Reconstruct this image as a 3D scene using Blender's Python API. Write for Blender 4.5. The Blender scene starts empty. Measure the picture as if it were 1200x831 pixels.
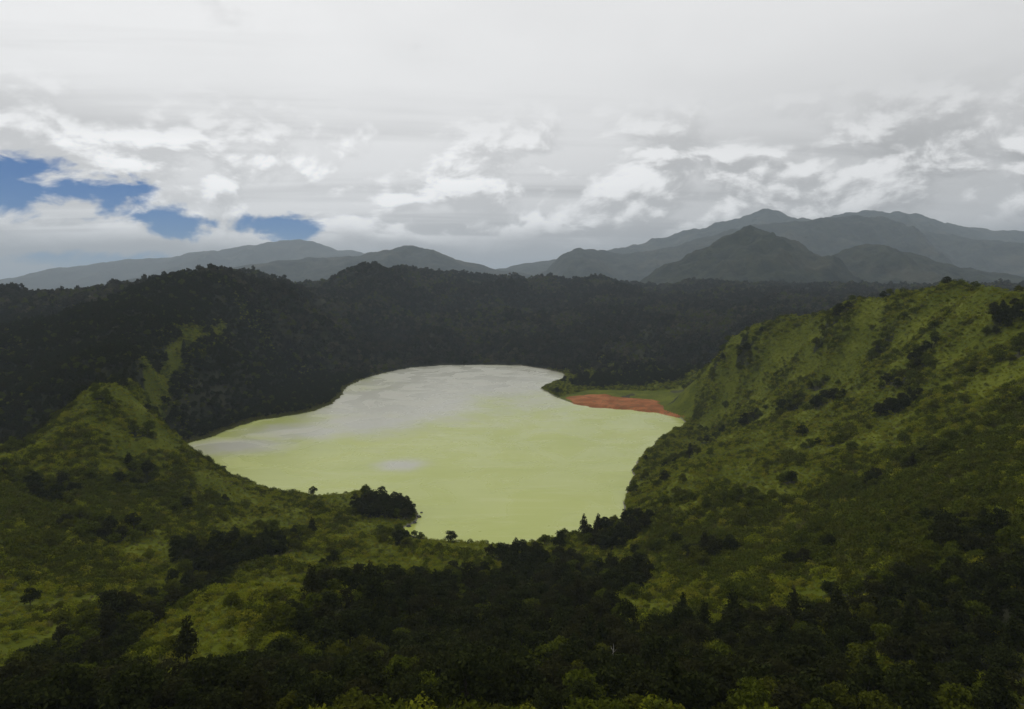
import bpy, math, random
import numpy as np
from mathutils import Vector
R = math.radians
rng = np.random.default_rng(11)
random.seed(11)
scene = bpy.context.scene
COL = scene.collection

# ------------------------------------------------------------------ camera, sky, sun, exposure
IMG_W, IMG_H, FOCAL_PX, HORIZON_Y, CAM_H = 1200.0, 831.0, 800.0, 335.0, 120.0
PITCH = math.atan((IMG_H / 2 - HORIZON_Y) / FOCAL_PX)
cam_data = bpy.data.cameras.new('camera')
cam_data.sensor_width = 36.0
cam_data.lens = 36.0 * FOCAL_PX / IMG_W
cam_data.clip_start, cam_data.clip_end = 0.5, 200000.0
cam = bpy.data.objects.new('camera', cam_data); COL.objects.link(cam)
cam.location = (0, 0, CAM_H)
cam.rotation_euler = (math.pi / 2 - PITCH, 0, 0)
scene.camera = cam

SUN_AZ, SUN_EL = R(-28), R(46)          # azimuth from +Y towards +X
sun_data = bpy.data.lights.new('sun', 'SUN')
sun_data.energy, sun_data.angle, sun_data.color = 1.3, R(11), (1.0, 0.95, 0.86)
sun = bpy.data.objects.new('sun', sun_data); COL.objects.link(sun)
SDIR = Vector((math.sin(SUN_AZ) * math.cos(SUN_EL), math.cos(SUN_AZ) * math.cos(SUN_EL), math.sin(SUN_EL)))
sun.rotation_euler = SDIR.to_track_quat('Z', 'Y').to_euler()
sun.location = (0, 0, 400)

vs = scene.view_settings
vs.view_transform, vs.look, vs.exposure, vs.gamma = 'Standard', 'None', 0.0, 1.0
vs.use_curve_mapping = False
scene.render.engine = 'CYCLES'
scene.cycles.use_denoising = True
scene.cycles.max_bounces = 4
scene.cycles.adaptive_threshold = 0.01
scene.cycles.transparent_max_bounces = 6

world = bpy.data.worlds.new('World'); scene.world = world; world.use_nodes = True


class NT:
    """small helper for node trees"""
    def __init__(self, tree):
        self.t = tree; self.n = tree.nodes; self.l = tree.links
    def put(self, sock, v):
        if v is None: return
        if isinstance(v, bpy.types.NodeSocket): self.l.new(v, sock)
        else:
            if isinstance(v, tuple) and len(v) == 3 and sock.type == 'RGBA': v = (*v, 1)
            sock.default_value = v
    def math(self, op, a, b=None, c=None, clamp=False):
        m = self.n.new('ShaderNodeMath'); m.operation = op; m.use_clamp = clamp
        for i, v in enumerate((a, b, c)):
            if v is not None: self.put(m.inputs[i], v)
        return m.outputs[0]
    def add(self, a, b): return self.math('ADD', a, b)
    def sub(self, a, b): return self.math('SUBTRACT', a, b)
    def mul(self, a, b): return self.math('MULTIPLY', a, b)
    def smooth(self, v, lo, hi, a=0.0, b=1.0):
        m = self.n.new('ShaderNodeMapRange'); m.interpolation_type = 'SMOOTHSTEP'
        self.put(m.inputs[0], v)
        for i, x in enumerate((lo, hi, a, b)): self.put(m.inputs[i + 1], x)
        return m.outputs[0]
    def noise(self, vec, scale, detail=5, rough=0.55, dist=0.0, lac=2.0):
        m = self.n.new('ShaderNodeTexNoise')
        self.put(m.inputs['Vector'], vec); m.inputs['Scale'].default_value = scale
        m.inputs['Detail'].default_value = detail; m.inputs['Roughness'].default_value = rough
        m.inputs['Distortion'].default_value = dist; m.inputs['Lacunarity'].default_value = lac
        return m.outputs[0]
    def xyz(self, x, y, z):
        m = self.n.new('ShaderNodeCombineXYZ')
        for i, v in enumerate((x, y, z)): self.put(m.inputs[i], v)
        return m.outputs[0]
    def mix(self, f, a, b):
        m = self.n.new('ShaderNodeMix'); m.data_type = 'RGBA'
        self.put(m.inputs['Factor'], f); self.put(m.inputs['A'], a) if False else None
        self.put(m.inputs[6], a); self.put(m.inputs[7], b)
        return m.outputs[2]
    def mixf(self, f, a, b):
        m = self.n.new('ShaderNodeMix'); m.data_type = 'FLOAT'
        self.put(m.inputs[0], f); self.put(m.inputs[2], a); self.put(m.inputs[3], b)
        return m.outputs[0]


def build_world():
    nt = NT(world.node_tree); nt.n.clear()
    out = nt.n.new('ShaderNodeOutputWorld')
    sky = nt.n.new('ShaderNodeTexSky'); sky.sky_type = 'NISHITA'; sky.sun_disc = False
    sky.sun_elevation, sky.sun_rotation = SUN_EL, SUN_AZ
    sky.altitude, sky.air_density, sky.dust_density, sky.ozone_density = 2600, 1.0, 0.15, 2.5
    tc = nt.n.new('ShaderNodeTexCoord')
    sep = nt.n.new('ShaderNodeSeparateXYZ'); nt.l.new(tc.outputs['Generated'], sep.inputs[0])
    dx, dy, dz = sep.outputs
    az = nt.math('ARCTAN2', dx, dy)                       # radians, 0 straight ahead
    el = nt.math('ARCSINE', dz)
    # --- high sheet of stratus: long streaks, drawn on a plane far above
    zc = nt.add(nt.math('MAXIMUM', dz, 0.0), 0.09)
    qx, qy = nt.math('DIVIDE', dx, zc), nt.math('DIVIDE', dy, zc)
    qv = nt.xyz(nt.mul(nt.add(qx, nt.mul(qy, 0.25)), 0.16), nt.sub(qy, nt.mul(qx, 0.10)), 3.3)
    streak = nt.noise(qv, 0.75, 7, 0.55, 0.5)
    soft = nt.noise(nt.xyz(nt.mul(dx, 1.0), nt.mul(dy, 1.0), nt.mul(dz, 3.0)), 2.6, 4, 0.5, 0.2)
    # --- cumulus banks low over the land
    cv = nt.xyz(nt.mul(dx, 1.0), nt.mul(dy, 1.0), nt.mul(dz, 1.9))
    warp = nt.noise(cv, 5.0, 3, 0.5)
    cvw = nt.xyz(nt.add(dx, nt.mul(nt.sub(warp, 0.5), 0.10)), dy, nt.mul(nt.add(dz, nt.mul(nt.sub(warp, 0.5), 0.05)), 1.9))
    puff = nt.noise(cvw, 7.0, 8, 0.58, 0.1)
    up = nt.xyz(nt.add(nt.add(dx, nt.mul(nt.sub(warp, 0.5), 0.10)), -0.008), dy, nt.mul(nt.add(nt.add(dz, nt.mul(nt.sub(warp, 0.5), 0.05)), 0.016), 1.9))
    puff_up = nt.noise(up, 7.0, 7, 0.58, 0.1)
    # self shading of the puffs: density falling towards the light = lit face
    lit = nt.smooth(nt.sub(puff, puff_up), -0.06, 0.08)
    right = nt.smooth(az, -0.25, 0.55)
    low = nt.smooth(el, 0.02, nt.add(0.105, nt.mul(right, 0.035)), 1.0, 0.0)
    band = nt.mul(nt.smooth(el, 0.02, 0.10), nt.smooth(el, 0.15, 0.27, 1.0, 0.0))
    # base radiance of the sheet
    base = nt.add(0.825, nt.mul(nt.sub(soft, 0.5), 0.22))
    base = nt.sub(base, nt.mul(nt.smooth(streak, 0.46, 0.62), 0.25))
    base = nt.sub(base, nt.mul(nt.mul(right, nt.smooth(el, 0.02, 0.36, 1.0, 0.12)), 0.26))
    glow = nt.n.new('ShaderNodeVectorMath'); glow.operation = 'DOT_PRODUCT'
    nt.l.new(tc.outputs['Generated'], glow.inputs[0]); glow.inputs[1].default_value = tuple(SDIR)
    base = nt.add(base, nt.mul(nt.smooth(glow.outputs['Value'], 0.55, 1.0), 0.10))
    cum = nt.mul(band, nt.smooth(puff, 0.42, 0.54))
    cum_lum = nt.add(0.64, nt.mul(lit, 0.56))
    cum_lum = nt.sub(cum_lum, nt.mul(right, 0.22))
    lum = nt.mixf(nt.mul(cum, 0.85), base, cum_lum)
    # greyer ragged bases towards the horizon
    rag = nt.add(nt.mul(low, 1.0), nt.mul(nt.sub(puff, 0.5), 1.6))
    lum = nt.mixf(nt.mul(nt.smooth(rag, 0.25, 0.85), 0.88), lum, nt.sub(0.40, nt.mul(right, 0.07)))
    rgb = nt.n.new('ShaderNodeMix'); rgb.data_type = 'RGBA'; rgb.blend_type = 'MULTIPLY'
    rgb.inputs[0].default_value = 1.0
    gre = nt.n.new('ShaderNodeCombineXYZ')
    for i in range(3): nt.l.new(lum, gre.inputs[i])
    nt.l.new(gre.outputs[0], rgb.inputs[6]); rgb.inputs[7].default_value = (1.0, 1.0, 1.0, 1)
    # --- openings with blue sky, thin lens shaped, low on the far left
    gp = nt.noise(nt.xyz(nt.mul(dx, 1.0), nt.mul(dy, 1.0), nt.mul(dz, 3.2)), 5.2, 6, 0.5, 0.25)
    g2 = None
    for a0, e0, ra, re in [(-0.68, 0.110, 0.18, 0.037), (-0.455, 0.082, 0.045, 0.024), (-0.325, 0.074, 0.055, 0.026), (-0.55, 0.028, 0.10, 0.020)]:
        ga, ge = nt.mul(nt.sub(az, a0), 1 / ra), nt.mul(nt.sub(el, e0), 1 / re)
        gq = nt.add(nt.mul(ga, ga), nt.mul(ge, ge))
        g2 = gq if g2 is None else nt.math('MINIMUM', g2, gq)
    gp2 = nt.noise(cvw, 16.0, 5, 0.6, 0.2)
    hole = nt.smooth(nt.add(g2, nt.add(nt.mul(nt.sub(gp, 0.5), 3.2), nt.mul(nt.sub(gp2, 0.5), 4.5))), 0.2, 1.1, 1.0, 0.0)
    deep = nt.n.new('ShaderNodeMix'); deep.data_type = 'RGBA'; deep.blend_type = 'MULTIPLY'; deep.inputs[0].default_value = 1.0
    nt.l.new(sky.outputs[0], deep.inputs[6]); deep.inputs[7].default_value = (0.07, 0.47, 0.92, 1)
    bg_sky = nt.n.new('ShaderNodeBackground'); nt.l.new(deep.outputs[2], bg_sky.inputs[0]); bg_sky.inputs[1].default_value = 0.05
    bg_cl = nt.n.new('ShaderNodeBackground'); nt.l.new(rgb.outputs[2], bg_cl.inputs[0]); bg_cl.inputs[1].default_value = 1.0
    ms = nt.n.new('ShaderNodeMixShader')
    nt.l.new(hole, ms.inputs[0]); nt.l.new(bg_cl.outputs[0], ms.inputs[1]); nt.l.new(bg_sky.outputs[0], ms.inputs[2])
    nt.l.new(ms.outputs[0], out.inputs[0])


build_world()

# ------------------------------------------------------------------ helpers
CP, SP = math.cos(PITCH), math.sin(PITCH)


def ray(px, py):
    """direction of a photo pixel, scaled to one metre of forward distance"""
    u, v = (px - IMG_W / 2) / FOCAL_PX, -(py - IMG_H / 2) / FOCAL_PX
    d = np.array([u, CP + v * SP, -SP + v * CP])
    return d / d[1]


def at_y(px, py, y): return ray(px, py) * y + np.array([0, 0, CAM_H])


def on_lake(px, py, z=0.0):
    d = ray(px, py); return d[:2] * ((CAM_H - z) / -d[2])


_perm = {}


def perlin(x, y, seed=0):
    if seed not in _perm:
        g = np.random.default_rng(seed)
        p = g.permutation(512); a = g.uniform(0, 2 * np.pi, 512)
        _perm[seed] = (p, np.cos(a), np.sin(a))
    p, gx, gy = _perm[seed]
    xi, yi = np.floor(x).astype(np.int64), np.floor(y).astype(np.int64)
    xf, yf = x - xi, y - yi
    u, v = xf ** 3 * (xf * (xf * 6 - 15) + 10), yf ** 3 * (yf * (yf * 6 - 15) + 10)
    def gr(i, j):
        h = p[(p[(xi + i) & 511] + yi + j) & 511]
        return gx[h] * (xf - i) + gy[h] * (yf - j)
    a = gr(0, 0) * (1 - u) + gr(1, 0) * u
    b = gr(0, 1) * (1 - u) + gr(1, 1) * u
    return (a * (1 - v) + b * v) * 1.5


def fbm(x, y, octv=5, gain=0.5, seed=0):
    s, a = 0.0, 1.0
    for o in range(octv):
        s = s + a * perlin(x * 2 ** o, y * 2 ** o, seed + o); a *= gain
    return s


def ridged(x, y, octv=5, gain=0.5, seed=0):
    s, a = 0.0, 1.0
    for o in range(octv):
        s = s + a * (1 - 2 * np.abs(perlin(x * 2 ** o, y * 2 ** o, seed + o))); a *= gain
    return s


def sstep(v, a, b):
    t = np.clip((v - a) / (b - a), 0, 1); return t * t * (3 - 2 * t)


def tag(o, label=None, cat=None, group=None, kind=None):
    for k, v in (('label', label), ('category', cat), ('group', group), ('kind', kind)):
        if v: o[k] = v
    return o


def mesh_from(name, verts, faces_flat, nper, mat=None, smooth=False, attrs=None):
    """verts (N,3), faces_flat (M,nper)"""
    me = bpy.data.meshes.new(name)
    V, F = np.asarray(verts, np.float32), np.asarray(faces_flat, np.int32)
    me.vertices.add(len(V)); me.vertices.foreach_set('co', V.ravel())
    me.loops.add(F.size); me.loops.foreach_set('vertex_index', F.ravel())
    me.polygons.add(len(F))
    me.polygons.foreach_set('loop_start', np.arange(0, F.size, nper, dtype=np.int32))
    if smooth: me.polygons.foreach_set('use_smooth', np.ones(len(F), bool))
    for k, a in (attrs or {}).items():
        at = me.attributes.new(k, 'FLOAT', 'POINT'); at.data.foreach_set('value', np.asarray(a, np.float32))
    me.update(calc_edges=True); me.validate()
    if mat: me.materials.append(mat)
    return me


def link(name, me, parent=None):
    o = bpy.data.objects.new(name, me); COL.objects.link(o)
    if parent: o.parent = parent
    return o


def grid_faces(nr, nc):
    i = np.arange(nr - 1)[:, None] * nc + np.arange(nc - 1)[None, :]
    return np.stack([i, i + 1, i + nc + 1, i + nc], -1).reshape(-1, 4)


# ------------------------------------------------------------------ materials
def new_mat(name):
    m = bpy.data.materials.new(name); m.use_nodes = True
    nt = NT(m.node_tree); nt.n.clear()
    out = nt.n.new('ShaderNodeOutputMaterial')
    b = nt.n.new('ShaderNodeBsdfPrincipled'); nt.l.new(b.outputs[0], out.inputs[0])
    b.inputs['Specular IOR Level'].default_value = 0.03
    b.inputs['Roughness'].default_value = 0.85
    return m, nt, b


def bump(nt, b, h, strength, dist):
    bn = nt.n.new('ShaderNodeBump'); bn.inputs['Strength'].default_value = strength
    bn.inputs['Distance'].default_value = dist
    nt.l.new(h, bn.inputs['Height']); nt.l.new(bn.outputs[0], b.inputs['Normal'])


def attr(nt, name):
    a = nt.n.new('ShaderNodeAttribute'); a.attribute_name = name; return a.outputs['Fac']


def ground_material():
    m, nt, b = new_mat('ground_cover')
    pos = nt.n.new('ShaderNodeNewGeometry').outputs['Position']
    n1 = nt.noise(pos, 0.045, 6, 0.6); n2 = nt.noise(pos, 0.35, 5, 0.6); n3 = nt.noise(pos, 0.012, 4, 0.5)
    grass = nt.mix(nt.smooth(n1, 0.35, 0.65), (0.056, 0.069, 0.005), (0.094, 0.107, 0.009))
    grass = nt.mix(nt.smooth(n2, 0.52, 0.72), grass, (0.024, 0.030, 0.008))
    wood = nt.mix(nt.smooth(n2, 0.35, 0.68), (0.012, 0.015, 0.008), (0.030, 0.034, 0.014))
    wood = nt.mix(nt.smooth(n3, 0.48, 0.66), wood, (0.045, 0.045, 0.026))
    f = nt.smooth(nt.add(attr(nt, 'forest'), nt.mul(nt.sub(n1, 0.5), 0.5)), 0.35, 0.65)
    c = nt.mix(f, grass, wood)
    c = nt.mix(nt.smooth(nt.add(attr(nt, 'shore'), nt.mul(nt.sub(n2, 0.5), 0.9)), 0.4, 0.8), c, (0.17, 0.16, 0.12))
    nt.l.new(c, b.inputs['Base Color'])
    bump(nt, b, nt.add(nt.mul(n2, 1.0), nt.mul(n1, 2.0)), 0.6, 1.2)
    return m


def mountain_material():
    m, nt, b = new_mat('wooded_mountainside')
    pos = nt.n.new('ShaderNodeNewGeometry').outputs['Position']
    n1 = nt.noise(pos, 0.02, 7, 0.65); n2 = nt.noise(pos, 0.004, 6, 0.6)
    c = nt.mix(nt.smooth(n1, 0.38, 0.66), (0.011, 0.016, 0.011), (0.030, 0.036, 0.020))
    c = nt.mix(nt.smooth(n2, 0.50, 0.68), c, (0.048, 0.048, 0.030))
    nt.l.new(c, b.inputs['Base Color'])
    bump(nt, b, nt.add(n1, nt.mul(n2, 3.0)), 0.8, 14.0)
    return m


def lake_material():
    m, nt, b = new_mat('milky_lake_water')
    pos = nt.n.new('ShaderNodeNewGeometry').outputs['Position']
    n1 = nt.noise(pos, 0.008, 4, 0.5, 0.4); n2 = nt.noise(pos, 0.05, 5, 0.6, 0.5)
    c = nt.mix(nt.smooth(n1, 0.35, 0.65), (0.305, 0.345, 0.070), (0.335, 0.372, 0.086))
    c = nt.mix(nt.mul(nt.smooth(n2, 0.58, 0.75), 0.25), c, (0.27, 0.32, 0.08))
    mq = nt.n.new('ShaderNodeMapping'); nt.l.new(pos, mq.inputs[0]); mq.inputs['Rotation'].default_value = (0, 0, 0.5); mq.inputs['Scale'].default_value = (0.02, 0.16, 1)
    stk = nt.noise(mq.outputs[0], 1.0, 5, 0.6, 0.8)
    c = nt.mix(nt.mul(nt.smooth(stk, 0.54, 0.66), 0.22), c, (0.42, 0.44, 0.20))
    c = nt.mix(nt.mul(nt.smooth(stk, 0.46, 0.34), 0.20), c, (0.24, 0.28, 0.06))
    # grey sky reflection painted into the water colour, far end and patches
    c = nt.mix(nt.mul(nt.smooth(nt.add(attr(nt, 'sky_sheen'), nt.add(nt.mul(nt.sub(n2, 0.5), 0.5), nt.mul(nt.sub(n1, 0.5), 0.6))), 0.15, 0.85), 0.80), c, (0.375, 0.365, 0.355))
    # greenish weedy shallows along the bank
    c = nt.mix(nt.mul(nt.smooth(nt.add(attr(nt, 'shallow'), nt.mul(nt.sub(n2, 0.5), 0.5)), 0.45, 0.85), 0.75), c, (0.145, 0.17, 0.045))
    nt.l.new(c, b.inputs['Base Color'])
    b.inputs['IOR'].default_value = 1.33
    b.inputs['Specular IOR Level'].default_value = 0.5
    b.inputs['Roughness'].default_value = 0.30
    mp = nt.n.new('ShaderNodeMapping'); nt.l.new(pos, mp.inputs[0]); mp.inputs['Scale'].default_value = (1, 0.5, 1)
    w = nt.noise(mp.outputs[0], 1.2, 3, 0.5)
    calm = nt.smooth(nt.noise(pos, 0.022, 4, 0.55, 0.8), 0.40, 0.62)
    nt.l.new(nt.mixf(calm, 0.22, 0.34), b.inputs['Roughness'])
    bump(nt, b, nt.mul(w, nt.mixf(calm, 0.35, 1.0)), 0.28, 0.3)
    return m


def simple_mat(name, ca, cb, scale, bstr=0.5, bdist=0.2, rough=0.85):
    m, nt, b = new_mat(name)
    pos = nt.n.new('ShaderNodeNewGeometry').outputs['Position']
    n = nt.noise(pos, scale, 6, 0.65)
    nt.l.new(nt.mix(nt.smooth(n, 0.35, 0.66), ca, cb), b.inputs['Base Color'])
    b.inputs['Roughness'].default_value = rough
    bump(nt, b, n, bstr, bdist)
    return m


def leaf_material(name, ca, cb, cc):
    m = bpy.data.materials.new(name); m.use_nodes = True
    nt = NT(m.node_tree); nt.n.clear()
    out = nt.n.new('ShaderNodeOutputMaterial')
    oi = nt.n.new('ShaderNodeObjectInfo')
    r = oi.outputs['Random']
    c = nt.mix(attr(nt, 'leafvar'), ca, cb)
    c = nt.mix(nt.mul(nt.smooth(r, 0.35, 1.0), 0.75), c, cc)
    d = nt.n.new('ShaderNodeBsdfDiffuse'); nt.l.new(c, d.inputs[0])
    t = nt.n.new('ShaderNodeBsdfTranslucent'); nt.l.new(c, t.inputs[0])
    mx = nt.n.new('ShaderNodeMixShader'); mx.inputs[0].default_value = 0.28
    nt.l.new(d.outputs[0], mx.inputs[1]); nt.l.new(t.outputs[0], mx.inputs[2])
    nt.l.new(mx.outputs[0], out.inputs[0])
    return m


M_GROUND, M_MOUNT, M_LAKE = ground_material(), mountain_material(), lake_material()
M_BARK = simple_mat('bark', (0.028, 0.024, 0.018), (0.065, 0.056, 0.044), 6, 0.8, 0.05)
M_BLEACH = simple_mat('bleached_wood', (0.30, 0.28, 0.25), (0.48, 0.46, 0.42), 5, 0.6, 0.03)
M_ROCK = simple_mat('dark_rock', (0.035, 0.035, 0.034), (0.12, 0.115, 0.105), 1.4, 0.9, 0.3)
def mud_material():
    m, nt, b = new_mat('rust_mud')
    pos = nt.n.new('ShaderNodeNewGeometry').outputs['Position']
    n1, n2, n3 = nt.noise(pos, 0.05, 5, 0.6, 0.6), nt.noise(pos, 0.22, 6, 0.65, 0.4), nt.noise(pos, 1.1, 4, 0.6)
    c = nt.mix(nt.smooth(n1, 0.35, 0.65), (0.17, 0.060, 0.020), (0.30, 0.115, 0.045))
    c = nt.mix(nt.smooth(n2, 0.50, 0.68), c, (0.11, 0.070, 0.028))
    c = nt.mix(nt.mul(nt.smooth(n3, 0.55, 0.70), 0.7), c, (0.07, 0.062, 0.02))
    nt.l.new(c, b.inputs['Base Color']); bump(nt, b, nt.add(n2, nt.mul(n3, .4)), 0.5, 0.3)
    return m


M_MUD = mud_material()
M_LEAF_DARK = leaf_material('dark_foliage', (0.011, 0.015, 0.004), (0.036, 0.043, 0.010), (0.030, 0.029, 0.010))
M_LEAF_MID = leaf_material('green_foliage', (0.038, 0.050, 0.005), (0.088, 0.104, 0.010), (0.066, 0.068, 0.008))
M_LEAF_LIGHT = leaf_material('olive_foliage', (0.120, 0.140, 0.008), (0.205, 0.228, 0.016), (0.185, 0.172, 0.016))
M_LEAF_FAR = leaf_material('far_foliage', (0.014, 0.015, 0.008), (0.046, 0.046, 0.024), (0.060, 0.054, 0.030))
M_REED = leaf_material('reed', (0.085, 0.090, 0.024), (0.17, 0.17, 0.055), (0.14, 0.125, 0.045))

# ------------------------------------------------------------------ lake outline (photo pixels on the water plane)
shore_px = [(196, 529), (214, 520), (240, 513), (262, 504), (300, 492), (335, 487), (362, 482), (385, 474), (397, 463), (404, 453),
            (425, 444), (450, 437), (480, 431), (520, 428), (570, 427.5), (612, 428.5), (640, 433), (660, 438), (664, 443), (648, 449), (634, 455),
            (640, 459), (655, 467), (672, 473), (700, 477), (740, 480), (775, 484), (800, 491), (803, 497),
            (785, 506), (770, 518), (752, 534), (744, 546), (741, 562), (735, 580), (732, 596), (733, 607), (712, 616),
            (690, 625), (660, 629), (632, 632), (612, 636), (606, 645), (600, 648), (597, 640), (575, 637), (540, 636), (505, 633), (480, 627),
            (470, 621), (486, 612), (492, 603), (482, 593), (468, 588), (450, 583), (436, 577), (420, 579), (385, 580),
            (345, 580), (330, 578), (300, 568), (270, 556), (240, 546), (215, 536)]
lake_poly = np.array([on_lake(*p) for p in shore_px])


def resample_closed(P, step, wob=0.0, seed=5):
    out = []
    for a, b in zip(P, np.roll(P, -1, 0)):
        n = max(1, int(np.linalg.norm(b - a) / step))
        out += [a + (b - a) * k / n for k in range(n)]
    Q = np.array(out)
    for _ in range(2): Q = (np.roll(Q, 1, 0) + 2 * Q + np.roll(Q, -1, 0)) / 4
    if wob:
        nrm = np.roll(Q, -1, 0) - np.roll(Q, 1, 0); nrm = np.stack([nrm[:, 1], -nrm[:, 0]], 1)
        nrm /= np.linalg.norm(nrm, axis=1)[:, None] + 1e-9
        Q = Q + nrm * (wob * fbm(Q[:, 0] / 14, Q[:, 1] / 14, 3, 0.55, seed))[:, None]
    return Q


LAKE = resample_closed(lake_poly, 4.0, 1.6)


def inside(P, X, Y):
    c = np.zeros(X.shape, bool)
    for (x0, y0), (x1, y1) in zip(P, np.roll(P, -1, 0)):
        if y0 == y1: continue
        c ^= ((y0 > Y) != (y1 > Y)) & (X < (x1 - x0) * (Y - y0) / (y1 - y0) + x0)
    return c


def dist_poly(P, X, Y):
    d = np.full(X.shape, 1e18)
    for a, b in zip(P, np.roll(P, -1, 0)):
        e = b - a; L = e @ e + 1e-12
        t = np.clip(((X - a[0]) * e[0] + (Y - a[1]) * e[1]) / L, 0, 1)
        d = np.minimum(d, (X - a[0] - t * e[0]) ** 2 + (Y - a[1] - t * e[1]) ** 2)
    return np.sqrt(d)


# ------------------------------------------------------------------ terrain heights: thin plate spline through surveyed points
CP_PX = [  # photo pixel, forward distance in metres
    (-250, 831, 95), (0, 831, 96), (150, 831, 96), (300, 831, 96), (450, 831, 92), (600, 831, 90), (750, 831, 92), (900, 831, 95), (1050, 831, 95), (1200, 831, 95), (1450, 831, 95),
    (0, 800, 112), (0, 700, 172), (0, 600, 250), (0, 560, 290), (60, 640, 225), (100, 752, 146), (100, 700, 184), (100, 600, 275), (60, 560, 300), (130, 540, 325),
    (190, 715, 176), (250, 645, 256), (330, 640, 268), (160, 650, 235),
    (170, 745, 148), (250, 692, 172), (320, 690, 176), (400, 692, 178), (300, 745, 142), (400, 745, 144), (200, 790, 118), (480, 715, 178),
    (180, 580, 322), (200, 600, 300), (300, 600, 328), (350, 605, 332), (300, 620, 305), (400, 610, 330), (420, 645, 275),
    (450, 680, 232), (500, 700, 212), (540, 665, 255), (600, 665, 262), (600, 700, 220), (600, 760, 150), (500, 760, 152),
    (650, 680, 240), (690, 645, 290), (700, 800, 112), (700, 740, 162), (740, 640, 288),
    (800, 600, 292), (800, 560, 342), (770, 580, 325), (800, 700, 188), (800, 780, 122), (850, 520, 425), (840, 640, 245),
    (900, 560, 312), (900, 480, 470), (860, 455, 560), (900, 640, 232), (900, 720, 165), (950, 600, 255),
    (1000, 500, 345), (1000, 430, 455), (930, 420, 520), (1000, 600, 232), (1000, 700, 165), (1000, 770, 122),
    (1100, 600, 200), (1100, 450, 345), (1100, 380, 400), (1100, 520, 270), (1100, 700, 145),
    (1200, 700, 135), (1200, 600, 172), (1200, 500, 242), (1200, 420, 308), (1400, 600, 150), (1400, 450, 230),
    # crest running down from the viewpoint along the east side of the lake
    (826, 470, 592), (829, 438, 592), (845, 415, 588), (880, 392, 570), (920, 383, 545), (960, 370, 520), (1010, 356, 480), (1060, 346, 450), (1110, 338, 420), (1160, 339, 385), (1200, 346, 355), (1350, 345, 320),
    # western knoll and the spur that climbs from it to the far rim
    (-200, 545, 320), (0, 525, 332), (30, 520, 338), (50, 506, 345), (85, 479, 362), (112, 460, 374), (138, 452, 384), (150, 475, 394), (162, 497, 404), (185, 520, 425), (200, 534, 440),
    (160, 441, 435), (180, 421, 520), (210, 405, 610), (240, 391, 700), (290, 368, 850), (330, 350, 1000),
    # slope west of the lake
    (200, 470, 530), (250, 462, 610), (300, 440, 730), (300, 400, 850), (380, 420, 930), (400, 395, 1060), (0, 440, 560), (80, 430, 560), (0, 400, 800), (100, 380, 830),
    # far rim
    (-200, 350, 1000), (0, 360, 1000), (100, 356, 1050), (200, 346, 1120), (300, 331, 1300), (400, 327, 1500), (500, 327, 1700), (600, 334, 1900), (700, 335, 1950),
    (450, 390, 1200), (560, 395, 1220), (500, 360, 1450), (640, 390, 1260), (650, 355, 1550), (712, 441, 885), (735, 432, 900), (765, 431, 905), (792, 436, 900), (720, 405, 1120), (790, 412, 1030), (820, 400, 1050), (760, 370, 1400), (850, 350, 1600), (950, 345, 1700), (1100, 345, 1700), (1250, 345, 1700),
]
pts = [at_y(*p) for p in CP_PX]
pts += [np.array(p, float) for p in [
    (0, 0, 117.5), (0, -60, 118), (80, -20, 116), (-80, -20, 116), (0, 25, 103), (0, 55, 82), (-45, 50, 84), (45, 50, 84), (-100, 40, 92), (100, 40, 94),
    (-200, 0, 100), (220, 0, 112), (0, -300, 90), (-300, -200, 80), (300, -200, 90), (-600, 0, 60), (600, 0, 80), (0, -900, 40),
    # hidden ground behind crests
    (-60, 215, 20), (-95, 210, 21), (-125, 205, 26),
    (270, 760, 30), (200, 860, 10), (400, 900, 50),
    (-700, 300, 50), (-900, 800, 80), (900, 800, 70), (800, 300, 70),
    (0, 2600, 90), (-1200, 1900, 90), (-900, 2500, 80), (900, 2500, 100), (1500, 1800, 80), (-1800, 1200, 60), (1800, 900, 60),
    (-400, 1500, 110), (-800, 1400, 70)]]
for px, py, yy in CP_PX:          # the ground falls away just behind the two near crests
    if (px, yy) in {(880, 570), (920, 545), (960, 520), (1010, 480), (1060, 450), (1110, 420), (1160, 385), (1200, 355), (1350, 320)}:
        for k, dz in ((1.08, 9), (1.2, 30), (1.4, 50)):
            q = at_y(px, py, yy); pts.append(np.array([q[0] * k, q[1] * k, q[2] - dz]))
    if (px, yy) in {(0, 332), (30, 338), (50, 345), (85, 362), (112, 374)}:
        for k, dz in ((1.07, 5), (1.2, 15)):
            q = at_y(px, py, yy); pts.append(np.array([q[0] * k, q[1] * k, q[2] - dz - (CAM_H - q[2]) * (k - 1)]))
CTRL = np.array(pts)
S = 300.0


def tps_fit(P, lam=0.002):
    X = P[:, :2] / S; n = len(X)
    d2 = ((X[:, None] - X[None]) ** 2).sum(-1)
    K = 0.5 * d2 * np.log(d2 + 1e-12) + lam * np.eye(n)
    Q = np.c_[np.ones(n), X]
    A = np.block([[K, Q], [Q.T, np.zeros((3, 3))]])
    w = np.linalg.solve(A, np.r_[P[:, 2], 0, 0, 0])
    return X, w


TX, TW = tps_fit(CTRL)


def tps(X, Y):
    x, y = X / S, Y / S
    z = TW[-3] + TW[-2] * x + TW[-1] * y
    for (a, b), w in zip(TX, TW[:-3]):
        d2 = (x - a) ** 2 + (y - b) ** 2
        z = z + w * 0.5 * d2 * np.log(d2 + 1e-12)
    return z


GULLY = np.array([at_y(*p)[:2] for p in [(-60, 830, 96), (0, 806, 108), (60, 778, 126), (130, 740, 154), (200, 706, 186), (255, 650, 248)]])


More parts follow.
